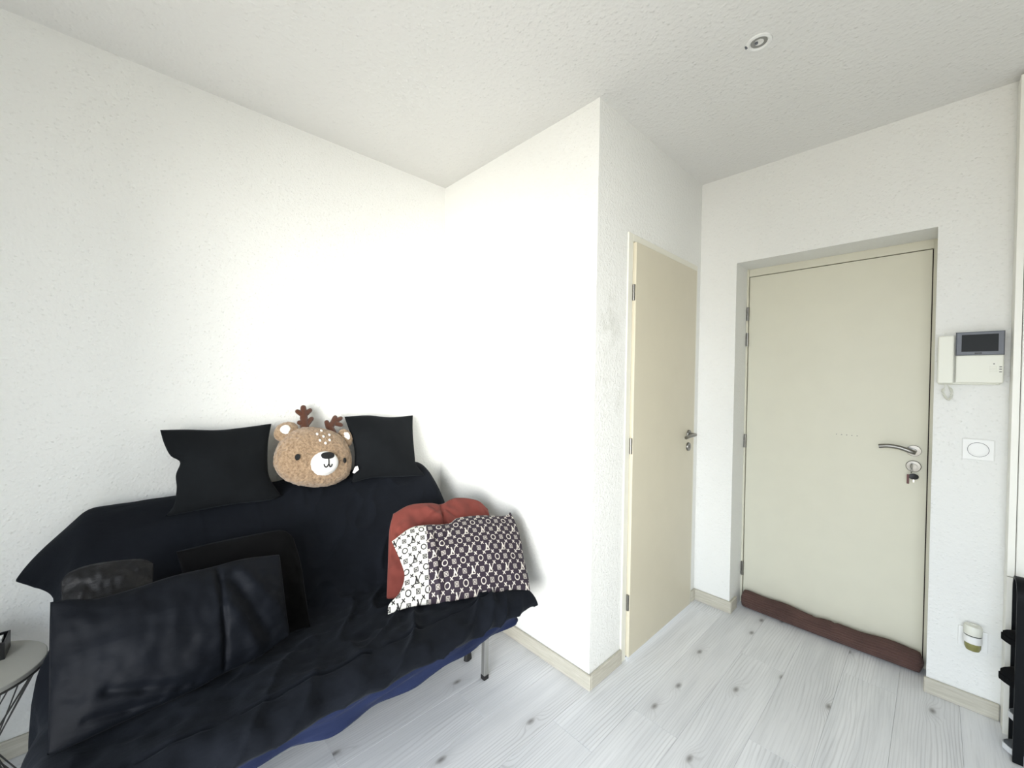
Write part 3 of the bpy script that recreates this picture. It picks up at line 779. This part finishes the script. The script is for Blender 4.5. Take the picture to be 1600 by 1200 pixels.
tag(cushion('printed_pillow', (-1.4528, 1.0961, 0.5835), (0.6312, -0.2829, 0.7222), dict(
    top=[(-0.31, 0.124), (-0.23, 0.176), (-0.162, 0.184), (-0.051, 0.178), (-0.001, 0.203), (0.111, 0.205), (0.235, 0.192), (0.27, 0.209)],
    right=[(0.27, 0.209), (0.284, 0.155), (0.29, 0.071), (0.282, -0.022), (0.281, -0.11), (0.274, -0.172)],
    bottom=[(-0.332, -0.172), (-0.248, -0.159), (-0.176, -0.161), (-0.119, -0.164), (-0.038, -0.162), (0.074, -0.160), (0.192, -0.158), (0.274, -0.172)],
    left=[(-0.31, 0.124), (-0.278, 0.037), (-0.262, -0.033), (-0.283, -0.095), (-0.327, -0.137), (-0.332, -0.172)]),
    0.068, 0.035, 'print_cloth', nu=420, nv=280, seed=5.5, wr=0.005, wf=9, power=0.52, colour=monogram,
    creases=[(-0.12, 0.16, -0.10, -0.12, -0.008, 0.008), (-0.06, 0.17, -0.13, -0.08, -0.006, 0.007), (-0.14, 0.1, -0.13, -0.15, 0.006, 0.01), (-0.22, -0.02, -0.18, -0.14, -0.008, 0.009), (-0.26, -0.09, -0.17, -0.06, -0.006, 0.007)]),
    'pillow in dark plum and white monogram print, propped at the sofa end', 'pillow')

# ------------------------------------------------------------------ plush deer-head cushion
PO = Vector((-2.134, 0.66, 0.9972)); PN = Vector(NB).normalized(); PU = Vector((0, 1, 0)); PV = PN.cross(PU)
def loc3(a, b, h): return PU*a + PV*b + PN*h
deer = tag(empty('plush_cushion', PO), 'fluffy light brown plush cushion shaped like a smiling deer head with antlers', 'plush cushion')
OUT = [(-0.172, -0.012), (-0.162, 0.049), (-0.13, 0.108), (-0.082, 0.143), (-0.01, 0.156), (0.071, 0.138), (0.136, 0.103), (0.173, 0.048), (0.185, -0.018), (0.179, -0.077), (0.151, -0.122), (0.092, -0.147), (0.022, -0.151), (-0.054, -0.133), (-0.111, -0.106), (-0.151, -0.067)]
outp = catmull([(a, b, 0) for a, b in OUT], 12, True)
CX0, CY0 = 0.008, 0.0
ang = sorted((math.atan2(p.y-CY0, p.x-CX0), math.hypot(p.x-CX0, p.y-CY0)) for p in outp)
def orad(a):
    A = [x[0] for x in ang]; Rr = [x[1] for x in ang]
    return float(np.interp(a, [A[-1]-2*PI]+A+[A[0]+2*PI], [Rr[-1]]+Rr+[Rr[0]]))
FT, BT_ = 0.085, 0.075
def surf(a, b):
    r = math.hypot(a-CX0, b-CY0)/orad(math.atan2(b-CY0, a-CX0)); return FT*max(0.0, 1-r**2.6)**0.5
def plush_body():
    bm = bmesh.new(); NA, NR = 220, 46
    def ring(sign):
        R_ = []
        for i in range(1, NR+1):
            q = math.sin(i/NR*PI/2); row = []
            for k in range(NA):
                a = -PI+2*PI*k/NA; r = orad(a)*q
                x, y = CX0+r*math.cos(a), CY0+r*math.sin(a)
                h = (FT if sign > 0 else BT_)*max(0.0, 1-q**2.6)**0.5*sign
                f1 = noise.noise((x*70, y*70, h*70+sign)); f2 = noise.noise((x*170, y*170, h*170))
                fz = 0.0030*f1 + 0.0022*f2
                gx = 1+ fz*6*(q**4)
                row.append(bm.verts.new(loc3(CX0+r*math.cos(a)*gx, CY0+r*math.sin(a)*gx, h+fz*sign*1.1)))
            R_.append(row)
        c = bm.verts.new(loc3(CX0, CY0, (FT if sign > 0 else -BT_)))
        for k in range(NA): bm.faces.new((c, R_[0][k], R_[0][(k+1) % NA]))
        for A, B in zip(R_, R_[1:]):
            for k in range(NA): bm.faces.new((A[k], B[k], B[(k+1) % NA], A[(k+1) % NA]))
        return R_[-1]
    a = ring(1); b = ring(-1)
    for k in range(NA): bm.faces.new((a[k], b[k], b[(k+1) % NA], a[(k+1) % NA]))
    from_bm('head', bm, 'plush_fur', deer, smooth=True)
plush_body()
def patch(name, cx, cy, rx, ry, lift, dome, mat, n=36, rot=0.0, parent=deer):
    """sewn-on felt piece that follows the puffed head"""
    bm = bmesh.new(); K = 7; rows = []
    ce = bm.verts.new(loc3(cx, cy, surf(cx, cy)+lift+dome))
    for i in range(1, K+1):
        q = i/K; row = []
        for k in range(n):
            a = 2*PI*k/n; dx, dy = rx*q*math.cos(a), ry*q*math.sin(a)
            x, y = cx+dx*math.cos(rot)-dy*math.sin(rot), cy+dx*math.sin(rot)+dy*math.cos(rot)
            row.append(bm.verts.new(loc3(x, y, surf(x, y)+lift*(1 if i < K else -0.8)+dome*max(0, 1-q*q)**0.5)))
        rows.append(row)
    for k in range(n): bm.faces.new((ce, rows[0][k], rows[0][(k+1) % n]))
    for A, B in zip(rows, rows[1:]):
        for k in range(n): bm.faces.new((A[k], B[k], B[(k+1) % n], A[(k+1) % n]))
    return from_bm(name, bm, mat, parent, smooth=True)
SL_ = (-0.009/0.067)
mz = patch('muzzle', 0.027, -0.051, 0.067, 0.059, 0.005, 0.022, 'white_felt')
def mzs(a, b):
    q = min(1, math.hypot((a-0.027)/0.067, (b+0.051)/0.059)); return surf(a, b)+0.005+0.022*max(0, 1-q*q)**0.5
def patch2(name, cx, cy, rx, ry, mat, hf, parent, thick=0.004, n=28):
    bm = bmesh.new(); K = 5; rows = []; ce = bm.verts.new(loc3(cx, cy, hf(cx, cy)+thick))
    for i in range(1, K+1):
        q = i/K
        rows.append([bm.verts.new(loc3(cx+rx*q*math.cos(2*PI*k/n), cy+ry*q*(abs(math.sin(2*PI*k/n))**0.8)*(1 if math.sin(2*PI*k/n) > 0 else -1),
                     hf(cx+rx*q*math.cos(2*PI*k/n), cy+ry*q*math.sin(2*PI*k/n)) + thick*(1-q**6) - (0.001 if i == K else 0))) for k in range(n)])
    for k in range(n): bm.faces.new((ce, rows[0][k], rows[0][(k+1) % n]))
    for A, B in zip(rows, rows[1:]):
        for k in range(n): bm.faces.new((A[k], B[k], B[(k+1) % n], A[(k+1) % n]))
    return from_bm(name, bm, mat, parent, smooth=True)
patch2('nose', 0.037, -0.020, 0.034, 0.019, 'nose_felt', mzs, mz)
tube('mouth', [loc3(a, b, mzs(a, b)+0.001) for a, b in [(0.037, -0.036), (0.036, -0.050), (0.035, -0.064)]], 0.0028, 'nose_felt', mz, 6)
mouth = catmull([(0.013, -0.060, 0), (0.016, -0.071, 0), (0.025, -0.075, 0), (0.035, -0.064, 0), (0.040, -0.075, 0), (0.047, -0.074, 0), (0.051, -0.064, 0)], 6)
tube('mouth', [loc3(p.x, p.y, mzs(p.x, p.y)+0.001) for p in mouth], 0.0028, 'nose_felt', mz, 6)
patch('eye', -0.090, -0.006, 0.0115, 0.016, 0.005, 0.004, 'nose_felt', 20)
patch('eye', 0.127, -0.047, 0.009, 0.0145, 0.005, 0.004, 'nose_felt', 20)
for a, b in [(0.037, 0.12), (0.01, 0.1), (0.037, 0.084), (0.069, 0.092), (0.016, 0.064), (0.063, 0.062), (0.04, 0.047)]:
    patch('spot', a, b, 0.0052, 0.0075, 0.006, 0.002, 'white_felt', 12, 0.3)
def ear(cx, cy, rx, ry, rot, ix, iy, irx, iry, base):
    bm = bmesh.new(); n, K = 44, 12; c, s = math.cos(rot), math.sin(rot); rr = []
    for i in range(K+1):
        ph_ = -PI/2+PI*i/K; q = max(0.02, math.cos(ph_)); h = 0.024*math.sin(ph_)
        row = []
        for k in range(n):
            a = 2*PI*k/n; fz = 0.0025*noise.noise((cx*50+math.cos(a)*q*6, math.sin(a)*q*6, h*120))
            dx, dy = (rx*q+fz)*math.cos(a), (ry*q+fz)*math.sin(a)
            row.append(bm.verts.new(loc3(cx+dx*c-dy*s, cy+dx*s+dy*c, base+h+fz)))
        rr.append(row)
    for A, B in zip(rr, rr[1:]):
        for k in range(n): bm.faces.new((A[k], A[(k+1) % n], B[(k+1) % n], B[k]))
    bm.faces.new(rr[0]); bm.faces.new(rr[-1])
    e = from_bm('ear', bm, 'plush_fur', deer, smooth=True)
    bm = bmesh.new(); K = 5; rows = []; ce = bm.verts.new(loc3(ix, iy, base+0.026))
    for i in range(1, K+1):
        q = i/K
        rows.append([bm.verts.new(loc3(ix+irx*q*math.cos(2*PI*k/24)*c-iry*q*math.sin(2*PI*k/24)*s, iy+irx*q*math.cos(2*PI*k/24)*s+iry*q*math.sin(2*PI*k/24)*c, base+0.026-0.007*q**3)) for k in range(24)])
    for k in range(24): bm.faces.new((ce, rows[0][k], rows[0][(k+1) % 24]))
    for A, B in zip(rows, rows[1:]):
        for k in range(24): bm.faces.new((A[k], B[k], B[(k+1) % 24], A[(k+1) % 24]))
    from_bm('inner_ear', bm, 'white_felt', e, smooth=True)
ear(-0.108, 0.138, 0.058, 0.049, 0.5, -0.115, 0.143, 0.026, 0.025, 0.008)
ear(0.170, 0.086, 0.036, 0.050, 0.25, 0.172, 0.089, 0.018, 0.024, 0.004)
def antler(strokes, base):
    bm = bmesh.new()
    for (a, b, r0, r1) in strokes: bm_capsule(bm, loc3(a[0], a[1], base), loc3(b[0], b[1], base), r0, r1, 12)
    from_bm('antler', bm, 'antler_felt', deer, smooth=True)
antler([((-0.022, 0.145), (-0.021, 0.206), 0.021, 0.018), ((-0.021, 0.206), (-0.018, 0.262), 0.019, 0.014), ((-0.021, 0.222), (-0.047, 0.243), 0.015, 0.0115), ((-0.018, 0.222), (0.012, 0.246), 0.015, 0.0115),
        ((-0.020, 0.172), (-0.043, 0.184), 0.015, 0.012), ((-0.013, 0.172), (0.014, 0.200), 0.015, 0.012)], 0.0)
antler([((0.110, 0.112), (0.099, 0.150), 0.019, 0.017), ((0.099, 0.150), (0.123, 0.176), 0.017, 0.016), ((0.121, 0.176), (0.131, 0.199), 0.016, 0.013), ((0.125, 0.176), (0.160, 0.194), 0.014, 0.0115),
        ((0.126, 0.170), (0.156, 0.157), 0.014, 0.0115), ((0.092, 0.150), (0.086, 0.176), 0.015, 0.0125)], 0.004)
bm = bmesh.new(); bm_prism(bm, [(0.172, -0.108), (0.181, -0.114), (0.207, -0.098), (0.203, -0.078), (0.190, -0.080)], 0.030, 0.0315, loc3); from_bm('care_tag', bm, 'white_felt', deer)

# ------------------------------------------------------------------ side table at the sofa end
TX, TY, TR_, TZ = -2.055, -0.385, 0.184, 0.452
tb = tag(empty('side_table', (TX, TY, 0)), 'small round pale side table on crossed dark wires beside the sofa', 'side table')
lathe('table_top', [(TR_-0.002, -0.014), (TR_, -0.012), (TR_, 0.0), (TR_-0.002, 0.0015), (0.001, 0.0015)], (0, 0, TZ), (0, 0, 1), 'table_white_shaded', tb, 64)
tube('rim', [(TR_*0.99*math.cos(a), TR_*0.99*math.sin(a), TZ-0.017) for a in [i*2*PI/64 for i in range(64)]], 0.004, 'dark_wire', tb, 8, True)
for k in range(12):
    a = 2*PI*k/12+0.12
    for d in (0.10, -0.10):
        tube('wire', [(0.175*math.cos(a), 0.175*math.sin(a), TZ-0.016), (0.068*math.cos(a+d*5.5), 0.068*math.sin(a+d*5.5), 0.185), (0.150*math.cos(a+d*9), 0.150*math.sin(a+d*9), 0.006)], 0.0021, 'dark_wire', tb, 6)
tube('waist_ring', [(0.068*math.cos(a), 0.068*math.sin(a), 0.185) for a in [i*2*PI/32 for i in range(32)]], 0.0045, 'dark_wire', tb, 8, True)
tube('foot_ring', [(0.150*math.cos(a), 0.150*math.sin(a), 0.006) for a in [i*2*PI/48 for i in range(48)]], 0.005, 'dark_wire', tb, 8, True)

bx = tag(empty('black_box', (-2.135, -0.385, TZ+0.0015)), 'small open black box standing on the side table', 'box')
bz = 0.056
boxes('tray', [((-0.045, -0.088, 0), (0.045, 0.088, 0.004)), ((-0.045, -0.088, 0.004), (-0.041, 0.088, bz)), ((0.041, -0.088, 0.004), (0.045, 0.088, bz)), ((-0.041, -0.088, 0.004), (0.041, -0.084, bz)), ((-0.041, 0.084, 0.004), (0.041, 0.088, bz))], 'black_plastic', bx)
box('card', (-0.030, 0.052, 0.040), (0.0, 0.075, 0.052), 'white_plastic', bx)
pl = tag(empty('dried_sprig', (-2.135, -0.40, TZ+0.0065)), 'dark dried sprig sticking up out of the black box', 'sprig')
tube('stem', [(0, 0, 0), (0.004, 0.012, 0.05), (0.002, 0.03, 0.092)], 0.003, 'dark_wire', pl, 6)
for k in range(9):
    a = k*2.4; z = 0.040+0.006*k; bm = bmesh.new()
    bm_capsule(bm, (0.003, 0.012+0.002*k, z), (0.003+0.020*math.cos(a), 0.014+0.002*k+0.022*math.sin(a), z+0.010), 0.003, 0.007, 8)
    from_bm('leaf', bm, 'dark_wire', pl)

# ------------------------------------------------------------------ shoe rack by the closet front
RX, RY0, RY1, RH = 0.222, 2.412, 2.535, 0.672
rk = tag(empty('shoe_rack', (RX+0.3, (RY0+RY1)/2, 0)), 'narrow black metal shoe rack with rounded loop ends at the closet front', 'shoe rack'); u = under(rk)
def loop_frame(x):
    """flat bar bent into a tall loop: two posts and a round top"""
    rr = (RY1-RY0)/2; cy = (RY0+RY1)/2; cl = [(RY0, 0.0)] + [(cy-rr*math.cos(a), RH-rr+rr*math.sin(a)) for a in [i*PI/18 for i in range(19)]] + [(RY1, 0.0)]
    th = 0.006; bm = bmesh.new(); A = []
    for i, (y, z) in enumerate(cl):
        p, q = cl[max(0, i-1)], cl[min(len(cl)-1, i+1)]; t = Vector((0, q[0]-p[0], q[1]-p[1])).normalized(); nrm = Vector((0, t.z, -t.y))
        c = Vector((x, y, z)); A.append([bm.verts.new(c+nrm*s*th+Vector((w_, 0, 0))) for s, w_ in ((-1, 0), (1, 0), (1, 0.026), (-1, 0.026))])
    for P, Q in zip(A, A[1:]):
        for k in range(4): bm.faces.new((P[k], P[(k+1) % 4], Q[(k+1) % 4], Q[k]))
    bm.faces.new(A[0]); bm.faces.new(A[-1])
    return from_bm('end_frame', bm, 'black_metal', rk, u)
loop_frame(RX); loop_frame(RX+0.60)
for z in (0.112, 0.252, 0.405):
    for y in (RY0+0.012, RY1-0.012, (RY0+RY1)/2):
        tube('shelf_bar', [(RX+0.012, y, z), (RX+0.61, y, z)], 0.006, 'black_metal', rk, 8, loc=u)

def shoe(name, loc, rotz, pitch, upper, sole, label, L_=0.26, W_=0.085, Hh=0.085, heel=0.0):
    """toe towards local -x; sole slab plus rounded upper with an opening at the heel end"""
    r = tag(empty(name, loc), label, 'shoe', 'shoes on the rack'); r.rotation_euler = (0, pitch, rotz)
    def width(t): return W_*0.5*(0.62+0.38*math.sin(PI*min(1, t*1.25+0.12)))*(1 if t > 0.12 else (t/0.12)**0.5*0.9+0.1)*(1 if t < 0.92 else max(0.15, 1-((t-0.92)/0.08)**2))
    bm = bmesh.new(); rings = []
    for i in range(25):
        t = i/24; x = -L_/2+L_*t; wd = max(0.006, width(t)); ris = 0.012*max(0, 0.25-t)/0.25
        rings.append([bm.verts.new((x, s*wd, z)) for s, z in ((-1, ris), (1, ris), (1, ris+0.022+0.008*t), (-1, ris+0.022+0.008*t))])
    for A, B in zip(rings, rings[1:]):
        for k in range(4): bm.faces.new((A[k], A[(k+1) % 4], B[(k+1) % 4], B[k]))
    bm.faces.new(rings[0]); bm.faces.new(rings[-1]); from_bm('sole', bm, sole, r)
    bm = bmesh.new(); rings = []; n = 16
    for i in range(25):
        t = i/24; x = -L_/2+0.004+(L_-0.008)*t; wd = max(0.005, width(t)*0.96); zb = 0.018+0.008*t+0.012*max(0, 0.25-t)/0.25
        h = Hh*(0.30+0.70*min(1, max(0, t-0.05)/0.5)**0.9) if t > 0.04 else Hh*0.2
        if t > 0.90: h *= 1.0
        row = []
        for k in range(n):
            a = PI*k/(n-1); row.append(bm.verts.new((x, -wd*math.cos(a)*(1-0.25*math.sin(a)*min(1, t*1.5)), zb+h*(math.sin(a)**0.7))))
        rings.append(row)
    for A, B in zip(rings, rings[1:]):
        for k in range(n-1): bm.faces.new((A[k], A[k+1], B[k+1], B[k]))
    bm.faces.new(rings[0]); bm.faces.new(rings[-1]); from_bm('upper', bm, upper, r, smooth=True)
    bm = bmesh.new(); bm_capsule(bm, (0.03, 0, Hh+0.010), (0.105, 0, Hh+0.012), 0.016, 0.018, 10); from_bm('collar', bm, 'black_rubber', r, smooth=True)
    return r
ym = (RY0+RY1)/2
shoe('sneaker', (0.330, 2.475, 0.0), 0.10, 0, 'shoe_grey', 'sole_white', 'dark grey sneaker with white sole on the floor under the shoe rack', Hh=0.05)
shoe('sneaker', (0.345, ym, 0.119), -0.05, 0, 'shoe_grey', 'sole_white', 'dark grey sneaker with white sole on the lowest rack shelf', Hh=0.06)
shoe('shoe', (0.318, ym, 0.259), 0.04, 0, 'shoe_black', 'shoe_black', 'black shoe poking out of the middle rack shelf', Hh=0.10)
shoe('shoe', (0.322, ym, 0.412), -0.03, 0, 'shoe_black', 'shoe_black', 'black shoe poking out of the top rack shelf', Hh=0.07)
